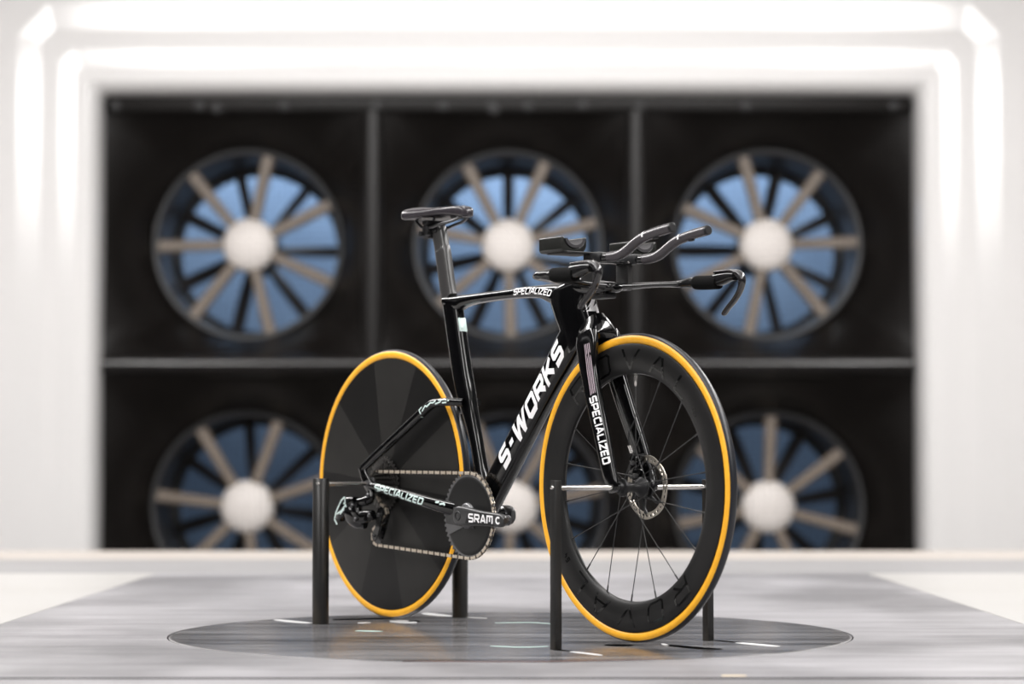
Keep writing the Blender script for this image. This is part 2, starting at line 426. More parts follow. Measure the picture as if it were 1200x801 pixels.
# ------------------------------------------------------------------ fan wall
xs = [-2.62, -0.872, 0.776, 2.58]; zs = [2.75, 0.987, -0.78]
fan_c = [[(-1.693, 1.779), (-0.024, 1.774), (1.638, 1.779)], [(-1.697, 0.096), (-0.005, 0.096), (1.641, 0.096)]]
v0 = [[78, 66, 53], [70, 62, 88]]
names = [['upper left', 'upper middle', 'upper right'], ['lower left', 'lower middle', 'lower right']]
FR_, FYF = 0.588, 15.33
def fan(i, j):
    cx, cz = fan_c[i][j]; x0, x1 = xs[j], xs[j + 1]; z1, z0 = zs[i], zs[i + 1]
    t = empty('tunnel_fan', (cx, FYF, cz))
    tag(t, '%s of six tunnel fans: pale hub cap, tan vanes, black cowl' % names[i][j], 'fan', 'fans in the end wall of the tunnel')
    # cowl: square cell flowing into the round duct
    mb = MB(); n = 64; ns = 12; rings = []
    for q in range(ns + 1):
        s_ = q / ns; ring = []
        for k in range(n):
            a = 2 * PI * k / n; dx, dz = math.cos(a), math.sin(a)
            kk = min(((x1 - cx) / dx if dx > 1e-6 else (x0 - cx) / dx if dx < -1e-6 else 99), ((z1 - cz) / dz if dz > 1e-6 else (z0 - cz) / dz if dz < -1e-6 else 99))
            # rounded-square start
            sq = kk; rd = FR_ + .015
            w = s_
            rad = sq * (1 - w) + rd * w
            d = -.50 + .50 * (1 - (1 - s_ ** 1.5) ** .85) if s_ < 1 else 0
            ring.append((rad * dx, d, rad * dz))
        rings.append(ring)
    mb.loft(rings, caps=False)
    # corner fillers of the cell
    for ax, az in ((x0, z0), (x1, z0), (x1, z1), (x0, z1)):
        a = math.atan2(az - cz, ax - cx) % (2 * PI); k = int(a / (2 * PI) * n)
        p, q = rings[0][k], rings[0][(k + 1) % n]
        mb.add([p, q, (ax - cx, -.50, az - cz)], [(0, 1, 2)])
    mb.build('cowl', 'cowl', t, angle=60)
    # duct wall with a lip
    MB().lathe([(FR_ + .035, -.03), (FR_ + .02, -.055), (FR_, -.05), (FR_ - .012, 0), (FR_ - .015, .72), (FR_ + .02, .72), (FR_ + .035, 0)], (0, 0, 0), n=64, closed=True).build('duct', 'duct', t)
    MB().lathe([(FR_ - .016, .56), (FR_ - .06, .58), (FR_ - .06, .72), (FR_ - .016, .72)], (0, 0, 0), n=64, closed=True).build('back_ring', 'black_ring', t)
    # motor body and domed cap
    MB().lathe([(.165, .02), (.165, .6), (.12, .7)], (0, 0, 0), n=40).build('motor', 'rotor_blade', t)
    MB().lathe([(.0005, -.075), (.05, -.073), (.10, -.064), (.140, -.048), (.164, -.025), (.172, 0), (.172, .03), (.0005, .03)], (0, 0, 0), n=48).build('hub_cap', 'hub_cap', t)
    # seven guide vanes, seven rotor blades behind
    for k in range(7):
        a = math.radians(v0[i][j]) + 2 * PI * k / 7
        Rm = Matrix(((math.cos(a), 0, -math.sin(a)), (0, 1, 0), (math.sin(a), 0, math.cos(a))))
        mb = MB(); mid = (FR_ + .15) / 2
        rg = []
        for r_, w in ((.15, .034), (.30, .036), (.45, .039), (FR_, .042)):
            rg.append([Rm @ Vector((r_, y, z)) for y, z in ((-.01, -w), (-.03, -w * .6), (-.03, w * .6), (-.01, w), (.20, w * .45), (.20, -w * .45))])
        mb.loft(rg); mb.build('guide_vane', 'vane', t, angle=30)
        a2 = a + .42
        R2 = Matrix(((math.cos(a2), 0, -math.sin(a2)), (0, 1, 0), (math.sin(a2), 0, math.cos(a2))))
        rg = []
        for r_, ch, tw in ((.15, .055, 62), (.30, .055, 52), (.45, .05, 42), (FR_ - .03, .045, 35)):
            tw = math.radians(tw); rg.append([R2 @ Vector((r_, .45 + u * math.sin(tw) + v * math.cos(tw), u * math.cos(tw) - v * math.sin(tw))) for u, v in ((-ch, -.004), (0, -.016), (ch, -.004), (ch, .004), (0, .002), (-ch, .004))])
        mb = MB(); mb.loft(rg); mb.build('rotor_blade', 'rotor_blade', t, angle=30)
    return t
for i in range(2):
    for j in range(3): fan(i, j)

# rounded ridges between the cells, one bar each
def ridge(n, pts, label):
    struct(MB().tube(pts, .065, n=16).build('trim_%d' % n, 'gloss_ridge' if n == 4 else 'ridge'), label)
ridge(2, [(xs[1], 14.85, z) for z in (-.78, .3, 1.4, 2.70)], 'black rounded ridge between left and middle fans')
ridge(3, [(xs[2], 14.85, z) for z in (-.78, .3, 1.4, 2.70)], 'black rounded ridge between middle and right fans')
ridge(4, [(x, 14.842, zs[1]) for x in (-2.54, -1.6, -.6, .6, 1.6, 2.49)], 'glossy black rounded ridge between upper and lower fans')

# dark rail with bolts along the head of the fan wall
rail = struct(MB().box((OCX, 14.80, 2.62), (5.0, .04, .10), bev=.006).build('trim_1', 'cowl'), 'dark mounting rail above the fans')
for k, (x, z) in enumerate([(-2.47, 2.60), (-1.95, 2.60), (-1.84, 2.585), (-1.42, 2.60), (-.85, 2.60), (-.43, 2.60), (-.13, 2.60), (-.11, 2.58), (.10, 2.60), (.44, 2.605), (.80, 2.60), (1.46, 2.60), (2.38, 2.60)]):
    b = MB().lathe([(.0005, -.022), (.014, -.02), (.022, -.010), (.024, 0), (.032, .002), (.032, .008), (.0005, .008)], (0, 0, 0), n=14).build('bolt', 'duct', rail)
    b.location = (x, 14.775, z)

# safety net stretched in front of the fans
mb = MB(); pitch = .036
x = -2.5
while x < 2.48:
    mb.box((x, 14.70, .95), (.0015, .002, 3.4)); x += pitch
z = -.74
while z < 2.62:
    mb.box((OCX, 14.702, z), (5.0, .002, .0015)); z += pitch
tag(mb.build('safety_net', 'net', smooth=False, recalc=False), 'fine dark wire safety net stretched in front of the fans', 'net', kind='stuff')

# ------------------------------------------------------------------ turntable, its slots, painted edge glints and shadow
tt = empty('turntable', (TT_C[0], TT_C[1], 0)); tag(tt, 'round dark glossy turntable disc set into the grey floor', 'turntable')
MB().lathe([(0.0005, .0008), (TT_R - .012, .0008), (TT_R - .003, .0004), (TT_R, -.001), (TT_R, -.009), (0.0005, -.009)], (0, 0, 0), axis='Z', n=128).build('plate', 'turntable', tt, angle=60)
def ribbon(name, pts, w, m, z0=.0008, z1=.0013, taper=True):
    mb = MB(); L_, R_ = [], []
    P = [Vector((x - TT_C[0], y - TT_C[1])) for x, y in pts]
    P = [Vector(q) for q in dense([tuple(p) for p in P], 4)]
    for i, p in enumerate(P):
        d = (P[min(i + 1, len(P) - 1)] - P[max(i - 1, 0)]).normalized(); nn = Vector((-d.y, d.x)); k = w / 2
        if taper: k *= max(.15, math.sin(PI * (i + .4) / (len(P) - .2)) ** .5)
        L_.append(p + nn * k); R_.append(p - nn * k)
    poly = [(p.x, p.y) for p in L_] + [(p.x, p.y) for p in reversed(R_)]
    return mb.prism(poly, z0, z1, axis='Z').build(name, m, tt, smooth=False)
ribbon('slot', [(-.455, 6.084), (-.391, 6.10), (-.29, 6.132)], .05, 'seam')
ribbon('slot', [(-.262, 6.02), (-.231, 6.02)], .05, 'seam')
ribbon('slot', [(.342, 5.256), (.404, 5.17), (.448, 5.139)], .045, 'seam')
ribbon('slot', [(.205, 5.262), (.262, 5.235)], .05, 'seam')  # shadow smear under the front wheel, painted as a dark strip
ribbon('slot', [(.447, 5.40), (.508, 5.325)], .022, 'seam')
ribbon('slot', [(.092, 5.128), (.125, 5.09)], .02, 'seam')
ribbon('metal_edge', [(-.60, 6.084), (-.545, 6.005), (-.499, 5.95)], .035, 'white_tape')
ribbon('metal_edge', [(-.378, 5.974), (-.358, 5.958)], .035, 'white_tape')
ribbon('metal_edge', [(-.295, 6.052), (-.25, 5.9585)], .055, 'white_tape')
ribbon('metal_edge', [(-.232, 6.333), (-.196, 6.265), (-.157, 6.198)], .04, 'white_tape')
ribbon('metal_edge', [(-.114, 6.165), (-.066, 6.13)], .02, 'white_tape')
ribbon('metal_edge', [(.50, 5.325), (.54, 5.27), (.579, 5.22)], .03, 'white_tape')
ribbon('metal_edge', [(.332, 5.30), (.3405, 5.232)], .012, 'white_tape')
ribbon('metal_edge', [(.125, 5.08), (.161, 5.028), (.186, 4.985)], .016, 'white_tape')
ribbon('tape_strip', [(-.369, 5.695), (-.3085, 5.667)], .03, 'teal_tape')
ribbon('tape_strip', [(-.042, 5.9585), (.043, 5.975), (.095, 5.93)], .02, 'teal_tape')
ribbon('tape_strip', [(-.0465, 5.232), (.0185, 5.20), (.078, 5.22)], .018, 'teal_tape')
ribbon('rust_seam', [(-.22, 4.842), (-.017, 4.832), (.1385, 4.852), (.30, 4.885)], .012, 'rust_seam')

# ------------------------------------------------------------------ the bicycle
T0 = 0.9455; RX, RY, WB, WR = -0.3036, 6.0493, 0.9751, 0.339
bike = empty('time_trial_bicycle', (RX, RY, GAP), -T0)
tag(bike, 'black time trial bicycle with yellow tyre sidewalls and rear disc wheel held on posts', 'bicycle')

# ---- frame
ST = [(.2695, 0, .782, .030, .017, 3), (.2735, 0, .768, .030, .017, 3), (.2874, 0, .71, .030, .017, 3), (.315, 0, .603, .0295, .017, 3), (.3325, 0, .551, .028, .0165, 3),
      (.352, 0, .50, .021, .0155, 2.8), (.3749, 0, .437, .0175, .0145, 2.6), (.3928, 0, .3757, .018, .015, 2.6), (.408, 0, .325, .022, .018, 2.6), (.412, 0, .27, .02, .02, 2.4)]
TTB = [(.2455, 0, .7865, .0112, .0160, 3), (.258, 0, .7862, .0118, .0168, 3), (.30, 0, .780, .0185, .0165, 2.8), (.325, 0, .7835, .0155, .017, 2.8), (.378, 0, .7870, .0125, .0175, 2.7), (.48, 0, .7895, .0118, .018, 2.7), (.57, 0, .7905, .0132, .0185, 2.7),
       (.637, 0, .7885, .0155, .0195, 2.7), (.675, 0, .7835, .021, .0205, 2.7), (.72, 0, .775, .029, .022, 2.7)]
DT = [(.400, 0, .275, .036, .024, 3), (.478, 0, .362, .034, .0228, 3.2), (.6115, 0, .5125, .033, .0225, 3.2), (.680, 0, .5895, .034, .0228, 3.2), (.728, 0, .6435, .038, .0235, 3), (.765, 0, .685, .04, .024, 2.8)]
HT = [(.805, 0, .662, .060, .0245, 2.6), (.792, 0, .685, .064, .0255, 2.6), (.777, 0, .72, .064, .0265, 2.6), (.763, 0, .75, .068, .0265, 2.6), (.755, 0, .775, .074, .0260, 2.6), (.75, 0, .795, .074, .0245, 2.5), (.748, 0, .803, .066, .018, 2.3)]
CS = lambda s: [(.004, s * .069, .333, .0085, .0075, 2.6), (.03, s * .068, .3315, .0095, .0085, 2.6), (.12, s * .064, .3185, .0118, .0095, 2.6), (.2137, s * .058, .302, .0142, .0100, 2.6), (.303, s * .049, .2865, .0165, .0105, 2.6), (.36, s * .036, .277, .019, .012, 2.6), (.40, s * .022, .27, .02, .014, 2.6)]
SS = lambda s: [(-.030, s * .067, .378, .0115, .0075, 2.6), (.036, s * .061, .417, .0118, .0085, 2.6), (.1255, s * .0545, .467, .0118, .0088, 2.6), (.215, s * .049, .5165, .0118, .009, 2.6), (.247, s * .045, .5335, .0105, .0095, 2.6), (.272, s * .041, .5385, .0098, .010, 2.6), (.31, s * .034, .5390, .0100, .011, 2.6), (.345, s * .018, .5375, .010, .012, 2.6)]
DO = lambda s: [(-.034, s * .0675, .381, .014, .0055, 3), (-.026, s * .068, .365, .014, .0055, 3), (-.012, s * .069, .347, .0165, .006, 3), (.004, s * .069, .330, .015, .006, 3), (.012, s * .069, .317, .010, .005, 3)]
mb = MB()
mb.loft(rings_of(dense(ST), n=28)); mb.loft(rings_of(dense(TTB), n=28)); mb.loft(rings_of(dense(DT), n=32)); mb.loft(rings_of(dense(HT, 4), n=32))
for s in (-1, 1):
    mb.loft(rings_of(dense(CS(s)), n=18)); mb.loft(rings_of(dense(SS(s)), n=18)); mb.loft(rings_of(dense(DO(s), 3), n=18))
mb.lathe([(.026, -.044), (.029, -.040), (.031, -.02), (.031, .02), (.029, .040), (.026, .044)], (.4063, 0, .2665), n=28)
# gusset between seat tube and down tube
mb.loft(rings_of([(.405, 0, .27, .03, .02, 2.4), (.422, 0, .31, .036, .02, 2.6), (.432, 0, .345, .024, .017, 2.6), (.434, 0, .362, .008, .010, 2.4)], n=20))
frame = mb.build('frame', 'gloss', bike, angle=50)

def tube_fn(st, s0, side=-1, eps=.0006, flip=1, v_off=0.0, k=10):
    """map (u along the tube from arc length s0, v across) onto the tube's side face"""
    d = dense(st, k); fr = frames(d); acc = [0]
    for i in range(1, len(d)): acc.append(acc[-1] + (Vector(d[i][:3]) - Vector(d[i - 1][:3])).length)
    def fn(u, v):
        s_ = min(max(s0 + u, 0), acc[-1] - 1e-6); i = 0
        while acc[i + 1] < s_: i += 1
        t = (s_ - acc[i]) / (acc[i + 1] - acc[i])
        c = fr[i][0].lerp(fr[i + 1][0], t); N = fr[i][2].lerp(fr[i + 1][2], t).normalized(); B = fr[i][3].lerp(fr[i + 1][3], t).normalized()
        a, b, e = (d[i][q] + (d[i + 1][q] - d[i][q]) * t for q in (3, 4, 5))
        vv = flip * v + v_off
        w = b * max(0, 1 - min(1, abs(vv / (a * 1.0))) ** e) ** (1 / e)
        Bs = B if (B.y > 0) == (side > 0) else -B
        return c + N * vv + Bs * (w + eps)
    return fn, acc[-1]
def n_up(st):   # does N point up on this tube?
    return 1 if frames(dense(st, 4))[3][2].z > 0 else -1

for s in (-1, 1):
    # side -1 reads away from the bottom bracket, side +1 the other way round
    fl = n_up(DT)
    fn, L_ = tube_fn(DT, .150, side=s, flip=fl)
    g = fn if s < 0 else (lambda u, v, fn=fn: fn(.372 - u, v))
    mb = MB(); lettering(mb, 'S-WORKS', .372, .048, g, weight=.25, gap=.10, shear=.30, sub=6)
    tag(mb.build('frame_lettering', 'white', frame, smooth=False, recalc=False), 'large white S-WORKS lettering on the down tube')
    fl = n_up(TTB)
    fn, L_ = tube_fn(TTB, .303, side=s, flip=fl, v_off=.0025 * fl)
    g = fn if s < 0 else (lambda u, v, fn=fn: fn(.158 - u, v))
    mb = MB(); lettering(mb, 'SPECIALIZED', .158, .0165, g, weight=.2, gap=.10, shear=.4, sub=4)
    tag(mb.build('frame_lettering', 'white', frame, smooth=False, recalc=False), 'small white SPECIALIZED lettering on the top tube')
    fl = n_up(CS(s))
    fn, L_ = tube_fn(CS(s), .030, side=s, flip=fl)
    g = fn if s < 0 else (lambda u, v, fn=fn: fn(.212 - u, v))
    mb = MB(); lettering(mb, 'SPECIALIZED', .212, .0185, g, weight=.21, gap=.10, shear=.3, sub=4)
    tag(mb.build('frame_lettering', 'mint', frame, smooth=False, recalc=False), 'pale mint SPECIALIZED lettering on the chainstay')
    # broken pale graphic on the seat stay bridge and the short mark on the chainstay
    fl = n_up(SS(s)); fn, L_ = tube_fn(SS(s), .275, side=s, flip=fl)
    mb = MB()
    for pl in ([(.0, -.012), (.006, -.004), (.004, .006), (.016, .008)], [(.014, -.003), (.030, .003), (.034, -.002), (.05, .002), (.058, .0), (.068, .004)], [(.066, -.004), (.085, .000), (.088, .006)], [(.078, .005), (.10, .0065), (.112, .003)], [(.092, -.002), (.106, -.001)]):
        for q in stroke(pl, .0017): mb.add([fn(p.x, p.y) for p in q], [(0, 1, 2, 3)])
    mb.build('stay_graphic', 'mint', frame, smooth=False, recalc=False)
    fn, L_ = tube_fn(CS(s), .285, side=s, flip=n_up(CS(s)), v_off=.008 * n_up(CS(s)))
    mb = MB()
    for pl in ([(0, 0), (.012, .002)], [(.016, -.002), (.03, .002), (.034, -.002)]):
        for q in stroke(pl, .0022): mb.add([fn(p.x, p.y) for p in q], [(0, 1, 2, 3)])
    mb.build('stay_graphic', 'mint', frame, smooth=False, recalc=False)

# head badge on the nose of the head tube
from mathutils.bvhtree import BVHTree
bvh = BVHTree.FromPolygons([v.co.copy() for v in frame.data.vertices], [tuple(p.vertices) for p in frame.data.polygons])
def ht_front(y, z):
    h = bvh.ray_cast(Vector((1.3, y, z)), Vector((-1, 0, 0)))
    return (h[0] if h[0] is not None else Vector((.84, y, z))) + Vector((.0008, 0, 0))
mb = MB()
for pl in ([(.006, .768), (-.004, .752), (-.013, .738), (-.004, .738), (.004, .744), (.006, .728), (.010, .712), (.017, .698)],):
    for q in stroke(pl, .0045):
        for i in range(4):
            for w0, w1 in ((0, .5), (.5, 1)):
                e0, e1 = q[0].lerp(q[3], i / 4), q[0].lerp(q[3], (i + 1) / 4); f0, f1 = q[1].lerp(q[2], i / 4), q[1].lerp(q[2], (i + 1) / 4)
                c4 = [e0.lerp(f0, w0), e0.lerp(f0, w1), e1.lerp(f1, w1), e1.lerp(f1, w0)]
                mb.add([ht_front(max(-.0235, min(.0235, p.x)), p.y) for p in c4], [(0, 1, 2, 3)])
tag(mb.build('head_badge', 'white', frame, smooth=False, recalc=False), 'white angular S emblem on the head tube')
# clamp cover on the seat tube nose below the top tube
mb = MB()
mb.box((.3115, .001, .727), (.006, .022, .036), Matrix.Rotation(math.radians(-14.5), 3, 'Y'), bev=.0025)
mb.box((.3145, -.003, .722), (.006, .010, .012), Matrix.Rotation(math.radians(-14.5), 3, 'Y'), bev=.002)
tag(mb.build('clamp_cover', 'mint', frame), 'pale mint clamp cover with bolt')

# ---- seatpost and saddle
SP = [(.262, 0, .79, .0245, .0135, 3), (.254, 0, .8037, .0245, .0135, 3), (.2359, 0, .8783, .0245, .0135, 3), (.2278, 0, .911, .0245, .0135, 3), (.2262, 0, .914, .0235, .0128, 3), (.2125, 0, .962, .0225, .0125, 3), (.2100, 0, .970, .020, .012, 2.6)]
post = MB().loft(rings_of(dense(SP, 4), n=24)).build('seatpost', 'grey_post', bike, angle=50)
mb = MB()
mb.lathe([(.006, -.030), (.0125, -.028), (.0140, -.020), (.0140, .020), (.0125, .028), (.006, .030)], (.190, 0, .966), n=18)
mb.box((.196, 0, .966), (.050, .034, .014), bev=.004); mb.box((.188, 0, .984), (.024, .056, .012), bev=.003); mb.box((.186, 0, .952), (.020, .024, .012), bev=.003)
mb.lathe([(.004, -.036), (.0065, -.036), (.0065, .036), (.004, .036)], (.180, 0, .957), n=12)
mb.build('clamp', 'matt', post, angle=40)
# saddle: lofted shell along x
SAD = [(.126, .030, 1.0225, .0120), (.131, .054, 1.0235, .0145), (.142, .0670, 1.0238, .0158), (.162, .0695, 1.0230, .0155), (.185, .061, 1.0215, .0138), (.210, .045, 1.0200, .0118), (.235, .0315, 1.0190, .0108), (.262, .0245, 1.0188, .0112), (.295, .0220, 1.0185, .0130), (.318, .0210, 1.0170, .0142), (.334, .0175, 1.0130, .0130), (.342, .008, 1.006, .008)]
def saddle():
    mb = MB(); rg = []; n = 28
    for x, w, zt, th in dense(SAD, 3):
        ring = []
        wing = max(0, (w - .03) / .04)
        for j in range(n):
            a = 2 * PI * (j + .5) / n; cs, sn = math.cos(a), math.sin(a)
            y = w * math.copysign(abs(cs) ** .55, cs)
            droop = -.006 * wing * (abs(y) / max(w, .001)) ** 3 + .003 * wing * (1 - (abs(y) / max(w, .001)))**2
            groove = -.004 * math.exp(-(y / .008) ** 2) * (1 if .15 < x < .32 else 0) if sn > 0 else 0
            z = zt - th + (th if sn > 0 else th * .95) * math.copysign(abs(sn) ** .55, sn) + droop + groove
            ring.append(Vector((x, y, z)))
        rg.append(ring)
    mb.loft(rg)
    return mb.build('saddle', 'saddle', bike, angle=60)
sad = saddle()
mb = MB()
for s in (-1, 1):
    mb.tube(dense([(.138, s * .024, 1.000), (.150, s * .024, .988), (.168, s * .0235, .975), (.185, s * .023, .971), (.215, s * .022, .972), (.25, s * .021, .977), (.29, s * .016, .981), (.322, s * .009, .990)], 4), .0038, n=10)
mb.build('saddle_rail', 'dark_steel', sad)
MB().box((.305, 0, .993), (.05, .030, .010), bev=.003).build('nose_mount', 'matt', sad)
mb = MB(); pts = [(.318 + .006 * math.cos(a), .006 * math.sin(a)) for a in [2 * PI * i / 16 for i in range(17)]]
mb.add([(x, y, 1.0178) for x, y in pts[:-1]], [tuple(range(16))]); tag(mb.build('nose_emblem', 'white', sad, smooth=False), 'small white emblem on the saddle nose')

# ---- fork
FK = lambda s: [(.844, s * .029, .682, .034, .011, 2.8), (.850, s * .0315, .665, .0365, .0122, 2.8), (.858, s * .0355, .630, .032, .0112, 2.8), (.869, s * .0375, .586, .0275, .0105, 2.8), (.899, s * .043, .510, .0255, .0100, 2.8), (.931, s * .0485, .435, .0238, .0095, 2.8), (.957, s * .053, .372, .0215, .009, 2.8), (.970, s * .054, .345, .0185, .0085, 2.8), (.975, s * .054, .330, .013, .008, 2.6)]
mb = MB()
for s in (-1, 1): mb.loft(rings_of(dense(FK(s)), n=22))
# crown: one flowing block from the head tube into both legs
mb.loft(rings_of(dense([(.822, 0, .704, .044, .0245, 2.5), (.832, 0, .690, .046, .031, 2.6), (.842, 0, .676, .044, .040, 2.8), (.849, 0, .664, .040, .0435, 3), (.853, 0, .657, .030, .040, 3)], 4), n=28))
fork = mb.build('fork', 'gloss', bike, angle=50)
for s in (-1, 1):
    st = FK(s)
    fl = frames(dense(st, 4))[8][2]; fl = 1 if fl.x > 0 else -1     # +1 when N points forward
    fn, L_ = tube_fn(st, .150, side=s, flip=fl, v_off=.0075 * fl)
    g = fn if s < 0 else (lambda u, v, fn=fn: fn(.168 - u, -v))
    mb = MB(); lettering(mb, 'SPECIALIZED', .168, .025, g, weight=.21, gap=.10, shear=.3, sub=4)
    tag(mb.build('fork_lettering', 'white', fork, smooth=False, recalc=False), 'white SPECIALIZED lettering down the fork leg')
    mb = MB(); fn, L_ = tube_fn(st, .030, side=s, flip=fl)
    for v in (.006, .011, .016, .021):
        for q in stroke([(0, v), (.06, v), (.118, v - .003)], .0013): mb.add([fn(p.x, p.y) for p in q], [(0, 1, 2, 3)])
    mb.build('pin_stripe', 'pink', fork, smooth=False, recalc=False)

# ---- wheels
def wheel_tyre(cx, parent):
    mb = MB(); mr, R0 = .0128, WR - .0128; prof_t = []; prof_l = []; prof_r = []
    k = 24
    ang = [math.radians(-52 + 104 * i / 12) for i in range(13)]
    mb.lathe([(R0 + mr * math.cos(a), mr * math.sin(a)) for a in ang], (0, 0, 0), n=128)
    mb.f = mb.f[:-2]; mb.m = mb.m[:-2]
    o = mb.build('tyre', 'rubber', parent, recalc=True)
    for s in (-1, 1):
        ang = [math.radians(52 + 108 * i / 10) for i in range(11)]
        b2 = MB(); b2.lathe([(R0 + (mr + .0003) * math.cos(a), s * (mr + .0003) * math.sin(a)) for a in ang], (0, 0, 0), n=128)
        b2.f = b2.f[:-2]; b2.m = b2.m[:-2]
        b2.build('sidewall', 'yellow', parent, recalc=True)
    return o
# front wheel
fw = empty('front_wheel', (WB, 0, WR)); fw.parent = bike
tyre = wheel_tyre(WB, fw)
RP = [(.3165, -.0118), (.312, -.0135), (.300, -.0150), (.285, -.0148), (.27, -.0128), (.258, -.0095), (.2515, -.0055), (.2495, 0), (.2515, .0055), (.258, .0095), (.27, .0128), (.285, .0148), (.300, .0150), (.312, .0135), (.3165, .0118), (.314, 0)]
MB().lathe(RP, (0, 0, 0), n=128, closed=True).build('rim', 'rim', fw)
def rim_y(r):
    P = RP[:8]
    for (r0, y0), (r1, y1) in zip(P, P[1:]):
        if r1 <= r <= r0: return -(y0 + (y1 - y0) * (r - r0) / (r1 - r0))
    return .01
def rim_text(text, a0, arc, rc, hgt, s, weight, hollow=True):
    mb = MB()
    def fn(u, v):
        a = a0 - s * (arc / 2 - u)
        r = rc + v
        return Vector((r * math.cos(a), s * (rim_y(r) + .0005), r * math.sin(a)))
    def g(u, v): return fn(u, v)
    tot = sum(GL[c][0] for c in text) + .55 * (len(text) - 1) + weight; x = 0
    for c in text:
        w = GL[c][0] + weight; one = MB()
        lettering(one, c, w / tot * arc, hgt, lambda u, v, x=x: g(x / tot * arc + u, v), weight=weight, shear=.12, sub=5)
        one.build('rim_letter', 'rim_print', fw, smooth=False, recalc=False); x += GL[c][0] + .55
for s in (-1, 1):
    for a0 in (PI / 2, -PI / 2):
        rim_text('ROVAL', a0 + s * .0, 1.6, .282, .046, s, .10)
    for a0 in (PI / 2 - .95 * 1, -PI / 2 - .95):
        rim_text('64', a0, .08, .276, .014, s, .2)
# hub
mb = MB()
mb.lathe([(.009, -.046), (.012, -.044), (.013, -.036), (.0195, -.034), (.0205, -.030), (.014, -.026), (.0105, -.012), (.0105, .004), (.015, .014), (.0225, .020), (.0225, .026), (.0165, .029), (.0165, .040), (.012, .046)], (0, 0, 0), n=32)
mb.build('hub', 'matt', fw)
for k in range(18):
    a = 2 * PI * k / 18 + math.radians(8)
    rim_p = Vector((.2515 * math.cos(a), 0, .2515 * math.sin(a)))
    if k % 3 == 0: q = Vector((.019 * math.cos(a), -.032, .019 * math.sin(a)))
    else:
        da = math.radians(78) * (1 if k % 3 == 1 else -1); q = Vector((.0215 * math.cos(a + da), .023, .0215 * math.sin(a + da)))
    sp = MB(); d = (rim_p - q)
    sp.tube([tuple(q), tuple(q + d * .5), tuple(q + d * .93)], [.0011, .0011, .0011], n=6, ref=(0.31, .9, .3)); sp.tube([tuple(q + d * .93), tuple(q + d * 1.0)], .0019, n=6, ref=(0.31, .9, .3))
    sp.build('spoke', 'spoke', fw)
va = math.radians(88)
mb = MB(); u = Vector((math.cos(va), 0, math.sin(va)))
mb.tube([tuple(u * .252), tuple(u * .235)], .0034, n=10); mb.tube([tuple(u * .235), tuple(u * .225), tuple(u * .222)], [.0028, .0025, .0012], n=10)
mb.build('valve', 'steel', fw)
def brake_rotor(parent, y, R0=.070):
    t = MB(); n = 60; bands = [R0 - .0145, R0 - .010, R0 - .0045, R0]
    for k in range(n):
        a0, a1 = 2 * PI * k / n, 2 * PI * (k + 1) / n
        for b in range(3):
            if b == 1 and k % 2 == 0: continue
            r0, r1 = bands[b], bands[b + 1]
            if b == 2: r1 += .0012 * math.sin(k * PI / 5)
            sk = .06
            vs = [(r * math.cos(a + sk * (r - .055) / .015), yy, r * math.sin(a + sk * (r - .055) / .015)) for yy in (y - .0009, y + .0009) for r, a in ((r0, a0), (r1, a0), (r1, a1), (r0, a1))]
            t.add(vs, [(0, 1, 2, 3), (7, 6, 5, 4), (0, 4, 5, 1), (2, 6, 7, 3), (1, 5, 6, 2), (0, 3, 7, 4)])
    o = t.build('brake_rotor', 'rotor_steel', parent, smooth=False)
    c = MB()
    c.lathe([(.017, y - .003), (.024, y - .003), (.024, y + .003), (.017, y + .003)], (0, 0, 0), n=30, closed=True)
    for k in range(6):
        a = 2 * PI * k / 6 + .3
        c.tube([(.022 * math.cos(a - .3), y, .022 * math.sin(a - .3)), (.045 * math.cos(a - .05), y, .045 * math.sin(a - .05)), (.0585 * math.cos(a + .2), y, .0585 * math.sin(a + .2))], [.0042, .0032, .004], n=8)
    c.build('rotor_spider', 'matt', parent)
brake_rotor(fw, .0385)

# rear disc wheel
rw = empty('rear_wheel', (0, 0, WR)); rw.parent = bike
wheel_tyre(0, rw)
for s in (-1,):
    MB().lathe([(.0005, -.019), (.06, -.0185), (.15, -.0170), (.25, -.0145), (.300, -.0130), (.3165, -.0118), (.3165, .0118), (.300, .0130), (.25, .0145), (.15, .0170), (.06, .0185), (.0005, .019)], (0, 0, 0), n=128).build('disc', 'disc', rw)
MB().lathe([(.0005, -.066), (.010, -.066), (.0165, -.062), (.0165, -.021), (.022, -.0188), (.022, .0188), (.016, .022), (.016, .060), (.010, .066), (.0005, .066)], (0, 0, 0), n=30).build('hub', 'matt', rw)
brake_rotor(rw, .034)
# cassette: toothed cogs
for k, T_ in enumerate([10, 11, 12, 13, 14, 15, 17, 19, 21, 24, 28, 33]):
    r_ = .0127 / (2 * math.sin(PI / T_)); y = -.0600 + .0032 * k; poly = []
    for q in range(T_):
        for fr_, dr in ((0, .0028), (.28, .0026), (.42, -.003), (.78, -.003), (.9, .0026)):
            a = 2 * PI * (q + fr_) / T_; poly.append(((r_ + dr) * math.cos(a), (r_ + dr) * math.sin(a)))
    MB().prism(poly, y, y + .0017).build('cog', 'cog_steel', rw, smooth=False)

